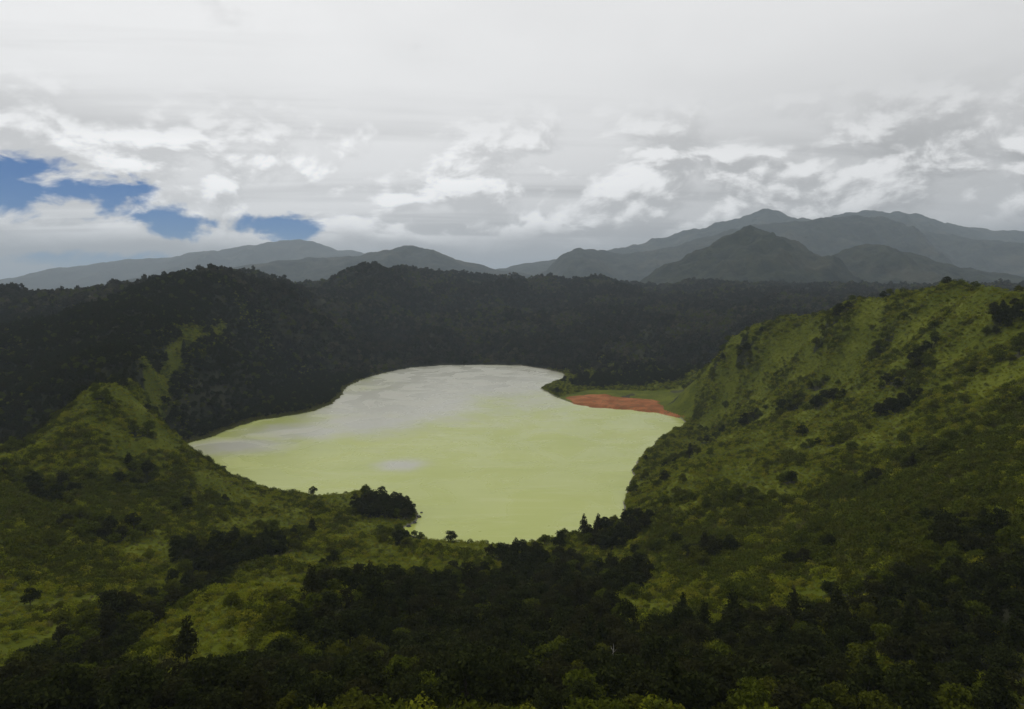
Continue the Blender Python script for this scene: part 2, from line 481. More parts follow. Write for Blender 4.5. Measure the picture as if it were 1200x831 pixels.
def height(X, Y):
    """returns z and signed distance to the shore (negative on the water)"""
    shp = X.shape; X, Y = X.ravel(), Y.ravel()
    r = np.hypot(X, Y)
    near = r < 3200
    z = np.full(X.shape, 40.0); sd = np.full(X.shape, 1e4)
    xn, yn = X[near], Y[near]
    zn = tps(xn, yn)
    k = np.hypot(xn, yn)
    # gullies and hummocks, growing with distance
    amp = np.clip(k / 260, 0.35, 3.2)
    zn = zn + amp * (1.6 * ridged(xn / 55, yn / 70, 4, 0.5, 21) - 0.8 + 1.0 * fbm(xn / 18, yn / 18, 4, 0.55, 31))
    dg = np.full(xn.shape, 1e9)
    for a, b in zip(GULLY[:-1], GULLY[1:]):
        e = b - a; t = np.clip(((xn - a[0]) * e[0] + (yn - a[1]) * e[1]) / (e @ e), 0, 1)
        dg = np.minimum(dg, np.hypot(xn - a[0] - t * e[0], yn - a[1] - t * e[1]))
    zn = zn - 5.5 * np.exp(-(dg / 8.0) ** 2)
    far_w = sstep(k, 700, 1300)
    zn = zn + far_w * (21 * (ridged(xn / 260, yn / 330, 5, 0.5, 41) - 0.7))
    bx = (xn > LAKE[:, 0].min() - 130) & (xn < LAKE[:, 0].max() + 130) & (yn > LAKE[:, 1].min() - 130) & (yn < LAKE[:, 1].max() + 130)
    sdn = np.full(xn.shape, 1e4)
    d = dist_poly(LAKE, xn[bx], yn[bx]); ins = inside(LAKE, xn[bx], yn[bx])
    sdn[bx] = np.where(ins, -d, d)
    w = sstep(sdn, -2, 30)
    bank = 0.25 + 0.13 * np.clip(sdn, 0, 60) + 0.5 * sstep(sdn, 0.5, 4)
    land = np.maximum(zn, 1.2 + 0.02 * np.clip(sdn, 0, 200)) * w + bank * (1 - w)
    mx, my = on_lake(740, 470)
    fl = np.exp(-((xn - mx) / 75) ** 4 - ((yn - my - 8) / 48) ** 4)
    land = land * (1 - fl) + np.minimum(land, 0.3 + 0.035 * np.clip(sdn, 0, 300)) * fl
    zl = np.where(sdn < 0, np.maximum(-7.0, 0.28 * sdn) + 0.1, land)
    z[near] = zl; sd[near] = sdn
    # beyond the rim the land falls away to lowlands
    fw = sstep(r, 1900, 3200)
    low = 40 - 330 * sstep(r, 2500, 9000) + 30 * fbm(X / 900, Y / 900, 4, 0.5, 51) * sstep(r, 1500, 4000)
    z = z * (1 - fw) + low * fw
    return z.reshape(shp), sd.reshape(shp)


# ------------------------------------------------------------------ land cover: where the trees close up into forest
FOREST = [  # photo pixel, forward distance, radius (m), weight
    (560, 745, 165, 45, 1.0), (470, 700, 205, 26, 1.0), (650, 690, 228, 34, 1.0), (700, 780, 125, 34, 1.0), (520, 800, 112, 34, 1.0), (850, 770, 128, 30, 1.0),
    (960, 800, 108, 32, 1.0), (1080, 760, 118, 30, 1.0), (1180, 720, 128, 26, 1.0), (620, 660, 262, 26, 0.9), (1130, 640, 170, 16, .5), (350, 800, 112, 18, .8),
    (215, 690, 196, 12, 1.0), (255, 650, 248, 16, 1.0), (320, 640, 262, 14, .8), (130, 735, 156, 11, 1.0), (60, 775, 128, 13, 1.0), (20, 800, 112, 13, 1.0),
    (455, 596, 352, 20, 1.0), (70, 580, 282, 14, .7), (880, 480, 475, 12, .6), (965, 470, 415, 14, .8), (1050, 475, 345, 14, .7), (1080, 420, 378, 12, .6),
    (740, 445, 850, 55, 1.0), (790, 440, 850, 40, .9), (700, 455, 815, 34, 1.0), (760, 457, 812, 36, 1.0), (1170, 400, 345, 14, .6), (930, 670, 205, 14, .7), (830, 650, 240, 14, .6), (720, 625, 300, 18, .9)]
FOREST += [(30, 792, 118, 9, 1.0), (95, 758, 140, 9, 1.0), (165, 722, 170, 10, 1.0), (235, 672, 220, 10, 1.0)]
FOREST += [(px, 822, 92, 17, 1.0) for px in range(-60, 1280, 110)]
FOREST_XY = [(at_y(a, b, y)[0], y, rad, w) for a, b, y, rad, w in FOREST]


def behind_knoll(X, Y):
    """1 on the wooded side of the western knoll's crest"""
    crest = np.interp(X, [-700, -260, -254, -241, -236, -231, -224, -214, -190], [322, 328, 332, 345, 362, 376, 400, 452, 480])
    return sstep(Y - crest, 10, 24) * (X < -120)


def deep_wood(X, Y):
    f = np.zeros(X.shape)
    for x, y, rad, w in FOREST_XY:
        f = np.maximum(f, w * np.exp(-((X - x) ** 2 + (Y - y) ** 2) / (rad * rad)))
    return np.maximum(np.maximum(f, Y > 760), behind_knoll(X, Y))


def forest_cover(X, Y, sd):
    f = np.zeros(X.shape)
    for x, y, rad, w in FOREST_XY:
        f = np.maximum(f, w * np.exp(-((X - x) ** 2 + (Y - y) ** 2) / (rad * rad)))
    # everything north and west of the lake is wooded
    f = np.maximum(f, behind_knoll(X, Y))
    f = np.maximum(f, sstep(Y, 900, 1010))
    f = np.maximum(f, sstep(Y - 760, 0, 60) * (X > 170) * sstep(X, 170, 230))
    f = np.maximum(f, 0.8 * sstep(fbm(X / 34, Y / 34, 3, .55, 131), 0.44, 0.68))
    # clearings
    f = f * (1 - np.where(Y > 430, 0.30, 0.75) * sstep(fbm(X / 60, Y / 75, 3, .5, 141), 0.42, 0.7))
    # the fold running down to the shore stays thickly wooded
    dg = np.full(X.shape, 1e9)
    for a, b in zip(GULLY[:-1], GULLY[1:]):
        e = b - a; t = np.clip(((X - a[0]) * e[0] + (Y - a[1]) * e[1]) / (e @ e), 0, 1)
        dg = np.minimum(dg, np.hypot(X - a[0] - t * e[0], Y - a[1] - t * e[1]))
    f = np.maximum(f, np.exp(-(dg / 8.5) ** 2))
    # bare crest of the spur that climbs to the rim
    spur = np.array([at_y(*p)[:2] for p in [(138, 452, 384), (160, 441, 435), (180, 421, 520), (210, 405, 610), (240, 391, 700), (262, 380, 770)]])
    ds = np.full(X.shape, 1e9)
    for a, b in zip(spur[:-1], spur[1:]):
        e = b - a; t = np.clip(((X - a[0]) * e[0] + (Y - a[1]) * e[1]) / (e @ e), 0, 1)
        ds = np.minimum(ds, np.hypot(X - a[0] - t * e[0], Y - a[1] - t * e[1]))
    f = f * (1 - 0.85 * np.exp(-(ds / (9 + 5 * fbm(X / 30, Y / 30, 2, .5, 151))) ** 2))
    return np.clip(f, 0, 1)


# ------------------------------------------------------------------ ground sheet (fine where the valley is, coarse elsewhere, out to the horizon)
def build_ground():
    az = np.r_[np.linspace(-180, -46, 40)[:-1], np.linspace(-46, 46, 900), np.linspace(46, 180, 40)[1:]]
    rr = np.r_[[1.0, 8, 16], np.geomspace(25, 2700, 600), np.geomspace(2750, 70000, 60)]
    A, RR = np.meshgrid(R(1) * az, rr)
    X, Y = RR * np.sin(A), RR * np.cos(A)
    Z, SD = height(X, Y)
    fo = forest_cover(X, Y, SD)
    bx, by = on_lake(650, 436)
    wide = 1.6 + 7.0 * np.exp(-(((X - bx) / 60) ** 2 + ((Y - by) / 60) ** 2))
    shore = np.exp(-np.clip(SD, 0, 99) / wide) * 0.9
    V = np.stack([X, Y, Z], -1).reshape(-1, 3)
    F = grid_faces(*X.shape)[:, ::-1]
    me = mesh_from('ground', V, F, 4, M_GROUND, True, {'forest': fo.ravel(), 'shore': shore.ravel()})
    o = link('ground', me)
    tag(o, 'hilly green crater ground sloping down around the pale lake', 'ground', kind='structure')


build_ground()


def build_lake():
    x0, y0 = LAKE.min(0) - 6; x1, y1 = LAKE.max(0) + 6
    n = 220
    X, Y = np.meshgrid(np.linspace(x0, x1, n), np.linspace(y0, y1, n))
    d = dist_poly(LAKE, X, Y); ins = inside(LAKE, X, Y)
    sh = np.where(ins, np.exp(-d / 9.0), 1.0)
    # weeds grow mostly in the shallow western arm
    wx, wy = on_lake(300, 496)
    west = np.exp(-(((X - wx) / 95) ** 2 + ((Y - wy) / 150) ** 2))
    ex, ey = on_lake(740, 474)
    east = 0.8 * np.exp(-(((X - ex) / 70) ** 2 + ((Y - ey) / 50) ** 2))
    sh = sh * np.clip(0.25 + west + east, 0, 1)
    sky_sheen = np.zeros(X.shape)  # mask for the cloud sheen that is mixed into the water colour
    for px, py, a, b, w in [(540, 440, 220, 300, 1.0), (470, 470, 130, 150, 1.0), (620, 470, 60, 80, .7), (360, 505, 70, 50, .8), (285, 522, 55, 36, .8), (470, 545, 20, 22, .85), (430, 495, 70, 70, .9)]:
        sx, sy = on_lake(px, py); sky_sheen = np.maximum(sky_sheen, w * np.exp(-(((X - sx) / a) ** 2 + ((Y - sy) / b) ** 2)))
    F = grid_faces(n, n)
    keep = (ins | (d < 6)).ravel()
    F = F[keep[F].all(1)]
    used = np.unique(F); remap = np.full(n * n, -1); remap[used] = np.arange(len(used))
    V = np.stack([X.ravel(), Y.ravel(), np.zeros(n * n)], 1)[used]
    me = mesh_from('lake', V, remap[F], 4, M_LAKE, True, {'shallow': sh.ravel()[used], 'sky_sheen': sky_sheen.ravel()[used]})
    tag(link('lake', me), 'milky olive-green crater lake under a cloudy sky', 'lake', kind='structure')


build_lake()

# rust coloured mud flat on the east bank: a skin of silt lying on the low ground
def build_mud_flat():
    P = resample_closed(np.array([on_lake(*p) for p in [(663, 466), (690, 464), (730, 464.5), (770, 466), (798, 470), (812, 478), (810, 492), (798, 491), (775, 485), (740, 481), (700, 478), (672, 474.5)]]), 2.5, 3.0, 61)
    x0, y0 = P.min(0) - 4; x1, y1 = P.max(0) + 4
    nx, ny = int((x1 - x0) / 1.2), int((y1 - y0) / 1.2)
    X, Y = np.meshgrid(np.linspace(x0, x1, nx), np.linspace(y0, y1, ny))
    d = dist_poly(P, X, Y); ins = inside(P, X, Y)
    Z, _ = height(X, Y)
    ins &= Z < 2.2
    Z = np.maximum(Z, 0.02) + np.where(ins, 0.16 * (1 - np.exp(-d / 1.5)) + 0.02, -0.25) + 0.05 * fbm(X / 5, Y / 5, 3, .5, 62)
    F = grid_faces(ny, nx); keep = (ins | ((d < 1.6) & (Z < 2.0))).ravel(); F = F[keep[F].all(1)]
    used = np.unique(F); remap = np.full(nx * ny, -1); remap[used] = np.arange(len(used))
    V = np.stack([X, Y, Z], -1).reshape(-1, 3)[used]
    tag(link('mud_flat', mesh_from('mud_flat', V, remap[F], 4, M_MUD, True)), 'rust-orange mud flat on the bank of the pale lake', 'mud', kind='structure')


build_mud_flat()

# ------------------------------------------------------------------ mountains beyond the rim
def build_mountain(name, sky_px, y0, front, back, label, seed, rough=0.10, base=-60, ncol=360, nrow=110):
    P = np.array([at_y(px, py, y0) for px, py in sky_px])
    xs = np.linspace(P[0, 0], P[-1, 0], ncol)
    ch = np.interp(xs, P[:, 0], P[:, 2])
    wob = y0 + front * 0.35 * fbm(xs / (front * 1.2), xs * 0 + seed, 3, 0.5, seed)
    t = np.linspace(-1, 1, nrow)
    T, XS = np.meshgrid(t, xs, indexing='ij')
    Y = wob[None] + np.where(T < 0, T * front, T * back)
    X = XS * (Y / y0) ** 0.0
    env = 1 - np.abs(T) ** 1.15
    g = ridged(X / (front * 0.42), Y / (front * 0.9), 6, 0.52, seed + 3) - 0.8
    f2 = fbm(X / (front * 0.12), Y / (front * 0.12), 5, 0.55, seed + 9)
    hh = ch[None] - base
    side = sstep(np.abs(T), 0.0, 0.35)
    Z = base + hh * env + hh * rough * (g * (0.25 + side) + 0.35 * f2) * np.clip(env * 3, 0, 1)
    ends = sstep(np.minimum(XS - xs[0], xs[-1] - XS), 0, (xs[-1] - xs[0]) * 0.04)
    Z = base - 40 + (Z - base + 40) * (0.15 + 0.85 * ends) * np.where(np.abs(T) >= 0.999, 0, 1)
    F = grid_faces(*X.shape)
    me = mesh_from(name, np.stack([X, Y, Z], -1).reshape(-1, 3), F, 4, M_MOUNT, True)
    return tag(link(name, me), label, 'mountain', kind='structure')


build_mountain('mountain', [(690, 352), (740, 336), (770, 314), (800, 302), (830, 287), (850, 276), (872, 265), (895, 269), (925, 281), (960, 292), (985, 300), (1005, 292), (1030, 284), (1055, 290), (1090, 300), (1130, 312), (1170, 318), (1230, 330), (1330, 345)],
               2800, 900, 700, 'dark wooded pointed peak rising behind the far crater rim', 71)
build_mountain('mountain', [(600, 335), (640, 318), (655, 300), (678, 290), (700, 294), (740, 296), (790, 290), (850, 272), (900, 262), (970, 256), (1035, 257), (1065, 262), (1100, 271), (1150, 279), (1200, 288), (1300, 305), (1400, 330)],
               5200, 1500, 1300, 'long hazy grey ridge behind the dark pointed peak', 81)
build_mountain('mountain', [(500, 335), (600, 312), (700, 298), (760, 282), (800, 272), (850, 258), (895, 247), (925, 253), (960, 256), (1010, 251), (1035, 249), (1080, 259), (1150, 268), (1230, 280), (1400, 330)],
               7000, 2000, 1800, 'pale faded summit farthest away under the clouds', 91)
build_mountain('mountain', [(40, 350), (120, 338), (180, 328), (240, 319), (310, 311), (380, 298), (430, 295), (470, 287), (505, 292), (550, 309), (620, 322), (680, 335), (740, 350)],
               5200, 1400, 1400, 'low hazy green-grey hills behind the western crater rim', 101)
build_mountain('mountain', [(-250, 345), (-100, 330), (0, 333), (60, 323), (110, 314), (150, 305), (200, 302), (240, 297), (290, 288), (320, 284), (345, 281), (365, 282), (400, 293), (450, 300), (520, 330)],
               9500, 2600, 2300, 'distant blue mountain range under a gap in the clouds', 111)

# ------------------------------------------------------------------ plants
def leaf_cloud(lobes, n, size, rs, squash=1.0, up=0.25):
    """n small leaf clumps spread over the outer shell of the given lobes; returns verts, quads, per-vertex tint"""
    g = np.random.default_rng(rs)
    vol = np.array([l[1][0] * l[1][1] for l in lobes]); cnt = (vol / vol.sum() * n).astype(int) + 1
    C, N = [], []
    for (c, rad), k in zip(lobes, cnt):
        d = g.normal(size=(k, 3)); d /= np.linalg.norm(d, axis=1)[:, None]
        d[:, 2] = np.where(d[:, 2] < -0.45, -d[:, 2], d[:, 2])
        s = 1.0 - 0.42 * g.random((k, 1)) ** 2.0 + 0.10 * g.normal(size=(k, 1))
        C.append(np.array(c) + d * np.array(rad) * s); N.append(d)
    C, N = np.concatenate(C), np.concatenate(N)
    k = len(C)
    N = N + 0.75 * g.normal(size=(k, 3)) + np.array([0, 0, up]); N /= np.linalg.norm(N, axis=1)[:, None]
    a = np.cross(N, g.normal(size=(k, 3))); a /= np.linalg.norm(a, axis=1)[:, None]
    b = np.cross(N, a)
    sz = size * (0.6 + 0.8 * g.random((k, 1)))
    q = np.stack([C - a * sz, C - b * sz * 0.55, C + a * sz, C + b * sz * 0.55], 1) + 0.18 * size * g.normal(size=(k, 4, 3))
    tint = np.repeat(np.clip(g.random(k), 0, 1), 4)
    return q.reshape(-1, 3), np.arange(k * 4).reshape(-1, 4), tint


def tube(path, radii, seg=6):
    V, F = [], []
    path = [Vector(p) for p in path]
    for i, p in enumerate(path):
        d = (path[min(i + 1, len(path) - 1)] - path[max(i - 1, 0)]).normalized()
        a = d.orthogonal().normalized(); b = d.cross(a)
        for k in range(seg):
            th = 2 * math.pi * k / seg
            V.append(tuple(p + (a * math.cos(th) + b * math.sin(th)) * radii[i]))
    for i in range(len(path) - 1):
        for k in range(seg):
            F.append((i * seg + k, i * seg + (k + 1) % seg, (i + 1) * seg + (k + 1) % seg, (i + 1) * seg + k))
    return V, F


def join(parts):
    V, F, o = [], [], 0
    for v, f in parts:
        V += v; F += [tuple(i + o for i in q) for q in f]; o += len(v)
    return V, F


def make_tree(rs, h, spread, nlobes, nleaf, leaf, mat, slim=False):
    g = np.random.default_rng(rs)
    lobes = []
    for i in range(nlobes):
        th = 2.4 * i + g.uniform(-.4, .4)
        if slim:
            t = i / max(1, nlobes - 1)
            rr = spread * (1 - 0.75 * t) * 0.55
            c = (rr * 0.6 * math.cos(th), rr * 0.6 * math.sin(th), h * (0.30 + 0.60 * t))
            lobes.append((c, (rr * g.uniform(.8, 1.15) + .2, rr * g.uniform(.8, 1.15) + .2, h * 0.15)))
        else:
            rr = spread * (0.0 if i == 0 else g.uniform(0.40, 0.72))
            zz = h * (0.78 if i == 0 else g.uniform(0.24, 0.72))
            lr = spread * g.uniform(0.40, 0.58)
            lobes.append(((rr * math.cos(th), rr * math.sin(th), zz), (lr, lr * g.uniform(.85, 1.1), lr * g.uniform(.62, .85))))
    v, f, t = leaf_cloud(lobes, nleaf, leaf, rs + 1)
    crown = mesh_from('crown', v, f, 4, mat, False, {'leafvar': t})
    lean = g.uniform(-.25, .25, 2)
    top = (lean[0], lean[1], h * 0.72)
    parts = [tube([(0, 0, -0.8), (0.04, 0.02, h * .2), (lean[0] * .6, lean[1] * .6, h * .45), top], [h * .030, h * .024, h * .017, h * .007])]
    for (c, rad) in lobes[1:6]:
        s = Vector((lean[0] * .5, lean[1] * .5, h * g.uniform(.28, .48)))
        e = Vector(c); mid = s.lerp(e, .5) + Vector((0, 0, -.05 * h))
        parts.append(tube([s, mid, e], [h * .012, h * .009, h * .004], 5))
    V, F = join(parts)
    tr = bpy.data.meshes.new('trunk'); tr.from_pydata(V, [], F); tr.update(); tr.materials.append(M_BARK)
    return crown, tr


def make_shrub(rs, h, spread, nleaf, leaf, mat):
    g = np.random.default_rng(rs)
    lobes = [((0, 0, h * .45), (spread * .7, spread * .7, h * .55))]
    for i in range(4):
        th = i * 1.57 + g.uniform(-.5, .5)
        lr = spread * g.uniform(.35, .55)
        lobes.append(((spread * .55 * math.cos(th), spread * .55 * math.sin(th), h * .32), (lr, lr, h * g.uniform(.35, .5))))
    v, f, t = leaf_cloud(lobes, nleaf, leaf, rs + 1)
    return mesh_from('shrub', v, f, 4, mat, False, {'leafvar': t})


def make_tuft(rs, n, h, spread, mat, width=0.05):
    g = np.random.default_rng(rs)
    V, F, T = [], [], []
    for i in range(n):
        th, rr = g.uniform(0, 6.28), spread * math.sqrt(g.random())
        b = np.array([rr * math.cos(th), rr * math.sin(th), -0.1])
        l = h * g.uniform(.6, 1.1); ln = g.uniform(.15, .6) * l
        th2 = th + g.uniform(-.8, .8)
        side = np.array([-math.sin(th2), math.cos(th2), 0]) * width
        m = b + np.array([math.cos(th2) * ln * .4, math.sin(th2) * ln * .4, l * .6]); e = b + np.array([math.cos(th2) * ln, math.sin(th2) * ln, l])
        o = len(V); V += [b - side, b + side, m + side * .8, m - side * .8, e]
        F += [(o, o + 1, o + 2, o + 3), (o + 3, o + 2, o + 4)]; T += [g.random()] * 5
    me = bpy.data.meshes.new('tuft'); me.from_pydata([tuple(v) for v in V], [], F)
    at = me.attributes.new('leafvar', 'FLOAT', 'POINT'); at.data.foreach_set('value', np.array(T, np.float32))
    me.update(); me.materials.append(mat)
    return me


def whole(crown, trunk):
    """one mesh of trunk and crown, for the uncounted forest mass"""
    import bmesh
    bm = bmesh.new(); bm.from_mesh(crown)
    nf = len(bm.faces)
    bm.from_mesh(trunk)
    bm.faces.ensure_lookup_table()
    for f in bm.faces[nf:]: f.material_index = 1
    me = bpy.data.meshes.new('forest_tree'); bm.to_mesh(me); bm.free()
    me.materials.append(crown.materials[0]); me.materials.append(M_BARK)
    return me


def scatter(name, protos, P, rot, scl, idx, label, cat):
    """uncountable vegetation: instances of the given meshes on points"""
    lib = bpy.data.collections.new(name + '_kinds')
    for i, me in enumerate(protos):
        lib.objects.link(bpy.data.objects.new('%s_kind_%02d' % (name, i), me))
    me = bpy.data.meshes.new(name)
    P = np.asarray(P, np.float32)
    me.vertices.add(len(P)); me.vertices.foreach_set('co', P.ravel())
    a = me.attributes.new('rot', 'FLOAT_VECTOR', 'POINT'); a.data.foreach_set('vector', np.asarray(rot, np.float32).ravel())
    a = me.attributes.new('scl', 'FLOAT_VECTOR', 'POINT'); a.data.foreach_set('vector', np.asarray(scl, np.float32).ravel())
    a = me.attributes.new('idx', 'INT', 'POINT'); a.data.foreach_set('value', np.asarray(idx, np.int32))
    o = link(name, me)
    ng = bpy.data.node_groups.new(name, 'GeometryNodeTree')
    ng.interface.new_socket('Geometry', in_out='INPUT', socket_type='NodeSocketGeometry')
    ng.interface.new_socket('Geometry', in_out='OUTPUT', socket_type='NodeSocketGeometry')
    N, L = ng.nodes, ng.links
    gi, go = N.new('NodeGroupInput'), N.new('NodeGroupOutput')
    iop = N.new('GeometryNodeInstanceOnPoints'); ci = N.new('GeometryNodeCollectionInfo')
    ci.inputs['Collection'].default_value = lib; ci.inputs['Separate Children'].default_value = True; ci.inputs['Reset Children'].default_value = True
    iop.inputs['Pick Instance'].default_value = True
    def na(nm, ty):
        n = N.new('GeometryNodeInputNamedAttribute'); n.data_type = ty; n.inputs[0].default_value = nm; return n.outputs[0]
    L.new(gi.outputs[0], iop.inputs['Points']); L.new(ci.outputs[0], iop.inputs['Instance'])
    L.new(na('idx', 'INT'), iop.inputs['Instance Index']); L.new(na('scl', 'FLOAT_VECTOR'), iop.inputs['Scale'])
    e2r = N.new('FunctionNodeEulerToRotation'); L.new(na('rot', 'FLOAT_VECTOR'), e2r.inputs[0]); L.new(e2r.outputs[0], iop.inputs['Rotation'])
    L.new(iop.outputs[0], go.inputs[0])
    md = o.modifiers.new('scatter', 'NODES'); md.node_group = ng
    return tag(o, label, cat, kind='stuff')


def sample(n, ymin, ymax, margin=1.12):
    """random ground points inside the valley the photograph looks over"""
    y = np.sqrt(rng.uniform(ymin ** 2, ymax ** 2, n))
    x = rng.uniform(-1, 1, n) * y * 0.75 * margin
    z, sd = height(x, y)
    return x, y, z, sd, forest_cover(x, y, sd)


MUD = np.array([on_lake(*p) for p in [(655, 466), (690, 459), (800, 463), (818, 478), (812, 494), (775, 487), (676, 476)]])


def off_mud(x, y): return ~inside(MUD, x, y)


def rots(n, tilt=0.08):
    return np.stack([rng.normal(0, tilt, n), rng.normal(0, tilt, n), rng.uniform(0, 6.283, n)], 1)


def scales(n, lo, hi, vs=0.2):
    s = rng.uniform(lo, hi, n)[:, None]
    return np.concatenate([s, s, s * rng.uniform(1 - vs, 1 + vs, n)[:, None]], 1)


def thin(x, y, d, extra=None):
    """greedy minimum spacing on a hash grid"""
    keep, cell = [], {}
    for i in range(len(x)):
        k = (int(x[i] // d), int(y[i] // d)); ok = True
        for a in (-1, 0, 1):
            for b in (-1, 0, 1):
                for j in cell.get((k[0] + a, k[1] + b), ()):
                    if (x[i] - x[j]) ** 2 + (y[i] - y[j]) ** 2 < d * d: ok = False; break
        if ok: cell.setdefault(k, []).append(i); keep.append(i)
    return np.array(keep, int)


# kinds of tree
KINDS = []
for i in range(3): KINDS.append(('dark', make_tree(200 + i, 6.4 + i * .6, 3.1, 11, 1400, 0.28, M_LEAF_DARK)))
for i in range(2): KINDS.append(('green', make_tree(220 + i, 5.0 + i * .7, 2.7, 10, 1250, 0.25, M_LEAF_MID)))
for i in range(2): KINDS.append(('slim', make_tree(240 + i, 8.6, 2.8, 10, 1150, 0.27, M_LEAF_DARK, True)))

# trees one by one: the ones that show largest
x, y, z, sd, fo = sample(30000, 78, 330)
px_ = FOCAL_PX * x / y
vis = (np.abs(px_) < 620) & (sd > 2)
chance = np.where(fo > 0.42, 1.0, 0.004)
sel = np.nonzero(vis & (rng.random(len(x)) < chance))[0]
sel = sel[np.argsort(np.hypot(x[sel], y[sel]) * rng.uniform(0.85, 1.25, len(sel)))]
k = thin(x[sel], y[sel], 3.6); sel = sel[k]
SINGLE, REST = sel[:290], sel[290:]
DW = deep_wood(x, y)
LOOK = {'dark': 'dark round-crowned tree', 'green': 'olive-green bushy tree', 'slim': 'slender dark pointed tree'}


def where(px, yy):
    if px < 420: return 'among the gullies between the western knoll and the lake', 'western gullies'
    if px < 800 and yy < 150: return 'in the hollow wood around the bleached dead tree', 'hollow by the dead tree'
    if px < 800: return 'in the wood just above the near lake shore', 'wood above the near shore'
    return 'on the foot of the long eastern ridge', 'foot of the eastern ridge'


def place_tree(kind_i, loc, s, rz, label, group, name='tree'):
    crown, trunk = KINDS[kind_i][1]
    e = bpy.data.objects.new(name, None); COL.objects.link(e); e.empty_display_size = 0.5
    e.location = loc; e.scale = s; e.rotation_euler = (rng.normal(0, .05), rng.normal(0, .05), rz)
    c = link('crown', crown, e); t = link('trunk', trunk, e)
    return tag(e, label, 'tree', group)


for i in SINGLE:
    u = rng.random() * (1.0 if DW[i] > .35 else 0.0) + (0 if DW[i] > .35 else .8)
    ki = int(rng.integers(0, 3)) if u < .72 else (int(rng.integers(3, 5)) if u < .88 else int(rng.integers(5, 7)))
    kd = KINDS[ki][0]; s = rng.uniform(.65, 1.15)
    wh, gw = where(600 + px_[i], y[i]); big = 'small ' if s < .8 else ('large ' if s > 1.02 else '')
    place_tree(ki, (x[i], y[i], z[i] - .1), (s, s, s * rng.uniform(.85, 1.15)), rng.uniform(0, 6.28), '%s%s %s' % (big, LOOK[kd], wh), '%s%ss, %s' % (big, LOOK[kd], gw))

WHOLE = [whole(*k[1]) for k in KINDS]
FARW = []
for i in range(3):
    FARW.append(whole(*make_tree(300 + i, 8.0 + i, 3.6, 8, 240, 0.75, M_LEAF_DARK if i == 0 else M_LEAF_FAR)))
FARW.append(whole(*make_tree(310, 7.5, 3.4, 8, 240, 0.7, M_LEAF_MID)))

M_LEAF_PALE = leaf_material('greyish_foliage', (0.034, 0.035, 0.018), (0.085, 0.083, 0.044), (0.10, 0.088, 0.05))
FARW.append(whole(*make_tree(320, 7.0, 3.5, 8, 240, 0.7, M_LEAF_PALE)))
FARW.append(whole(*make_tree(321, 8.5, 3.0, 8, 240, 0.7, M_LEAF_PALE)))


def stands(X, Y):
    """kind of far tree at a place: stands of paler wood among the dark"""
    p = fbm(X / 130, Y / 170, 4, .6, 171) + rng.normal(0, .22, len(X))
    return np.where(p > .28, rng.integers(3, 6, len(X)), rng.integers(0, 3, len(X)))


# the remaining wood near the lake
P = [np.stack([x[REST], y[REST], z[REST] - .1], 1)]
x2, y2, z2, sd2, fo2 = sample(120000, 330, 900)
s2 = np.nonzero((sd2 > 1.5) & off_mud(x2, y2) & (rng.random(len(x2)) < np.where(fo2 > .42, 1, .003)))[0]
s2 = s2[thin(x2[s2], y2[s2], 3.5)]
P.append(np.stack([x2[s2], y2[s2], z2[s2] - .1], 1))
P = np.concatenate(P); n = len(P)
open_ = deep_wood(P[:, 0], P[:, 1]) < .35
scatter('forest', WHOLE, P, rots(n, .05), scales(n, .6, 1.15), np.where(open_ & (rng.random(n) < .8), rng.integers(3, 5, n), rng.choice(7, n, p=[.25, .24, .24, .08, .07, .06, .06])),
        'dark mixed wood clothing the gullies and banks around the lake', 'forest')
# wooded slopes beyond the lake
x3, y3, z3, sd3, fo3 = sample(260000, 880, 2300, 1.1)
s3 = np.nonzero((sd3 > 2) & (fo3 > .4) & (z3 > 1))[0]
s3 = s3[thin(x3[s3], y3[s3], 4.4)]
n = len(s3)
scatter('forest', FARW, np.stack([x3[s3], y3[s3], z3[s3] - .2], 1), rots(n, .05), scales(n, .6, 1.35), stands(x3[s3], y3[s3]),
        'far dark forest covering the crater rim beyond the lake', 'forest')
# scrub on the open slopes
SHR = [make_shrub(400 + i, 1.3 + .25 * i, 1.3, 170, 0.17, M_LEAF_LIGHT) for i in range(3)] + [make_shrub(420 + i, 1.7, 1.5, 190, 0.19, M_LEAF_MID) for i in range(2)] + \
      [make_tuft(440, 60, 0.9, .55, M_LEAF_LIGHT, .04), make_tuft(441, 60, 1.1, .6, M_REED, .045)]
x4, y4, z4, sd4, fo4 = sample(300000, 75, 640)
patch = fbm(x4 / 26, y4 / 26, 3, .5, 77)
s4 = np.nonzero((sd4 > .8) & off_mud(x4, y4) & (rng.random(len(x4)) < np.clip(0.85 + .5 * patch, .4, 1) * np.where(fo4 > .5, .45, 1)) & (fo4 < .97))[0]
s4 = s4[thin(x4[s4], y4[s4], 1.1)]
n = len(s4)
for a, b_, c_, rad in [(1100, 580, 215, 48), (1185, 520, 232, 40), (1180, 620, 165, 30), (1030, 620, 225, 24), (820, 630, 255, 26), (50, 600, 262, 42), (140, 560, 305, 26), (20, 660, 205, 26), (880, 660, 215, 24)]:
    bx_ = at_y(a, b_, c_)
    patch[s4] += 1.1 * np.exp(-((x4[s4] - bx_[0]) ** 2 + (y4[s4] - c_) ** 2) / rad ** 2)
grow = sstep(patch[s4], -.35, .5)[:, None]
ix = np.where(rng.random(n) < .28, rng.integers(5, 7, n), np.where(rng.random(n) < np.clip(.25 + .6 * patch[s4] + .4 * fo4[s4], .06, .95), rng.integers(3, 5, n), rng.integers(0, 3, n)))
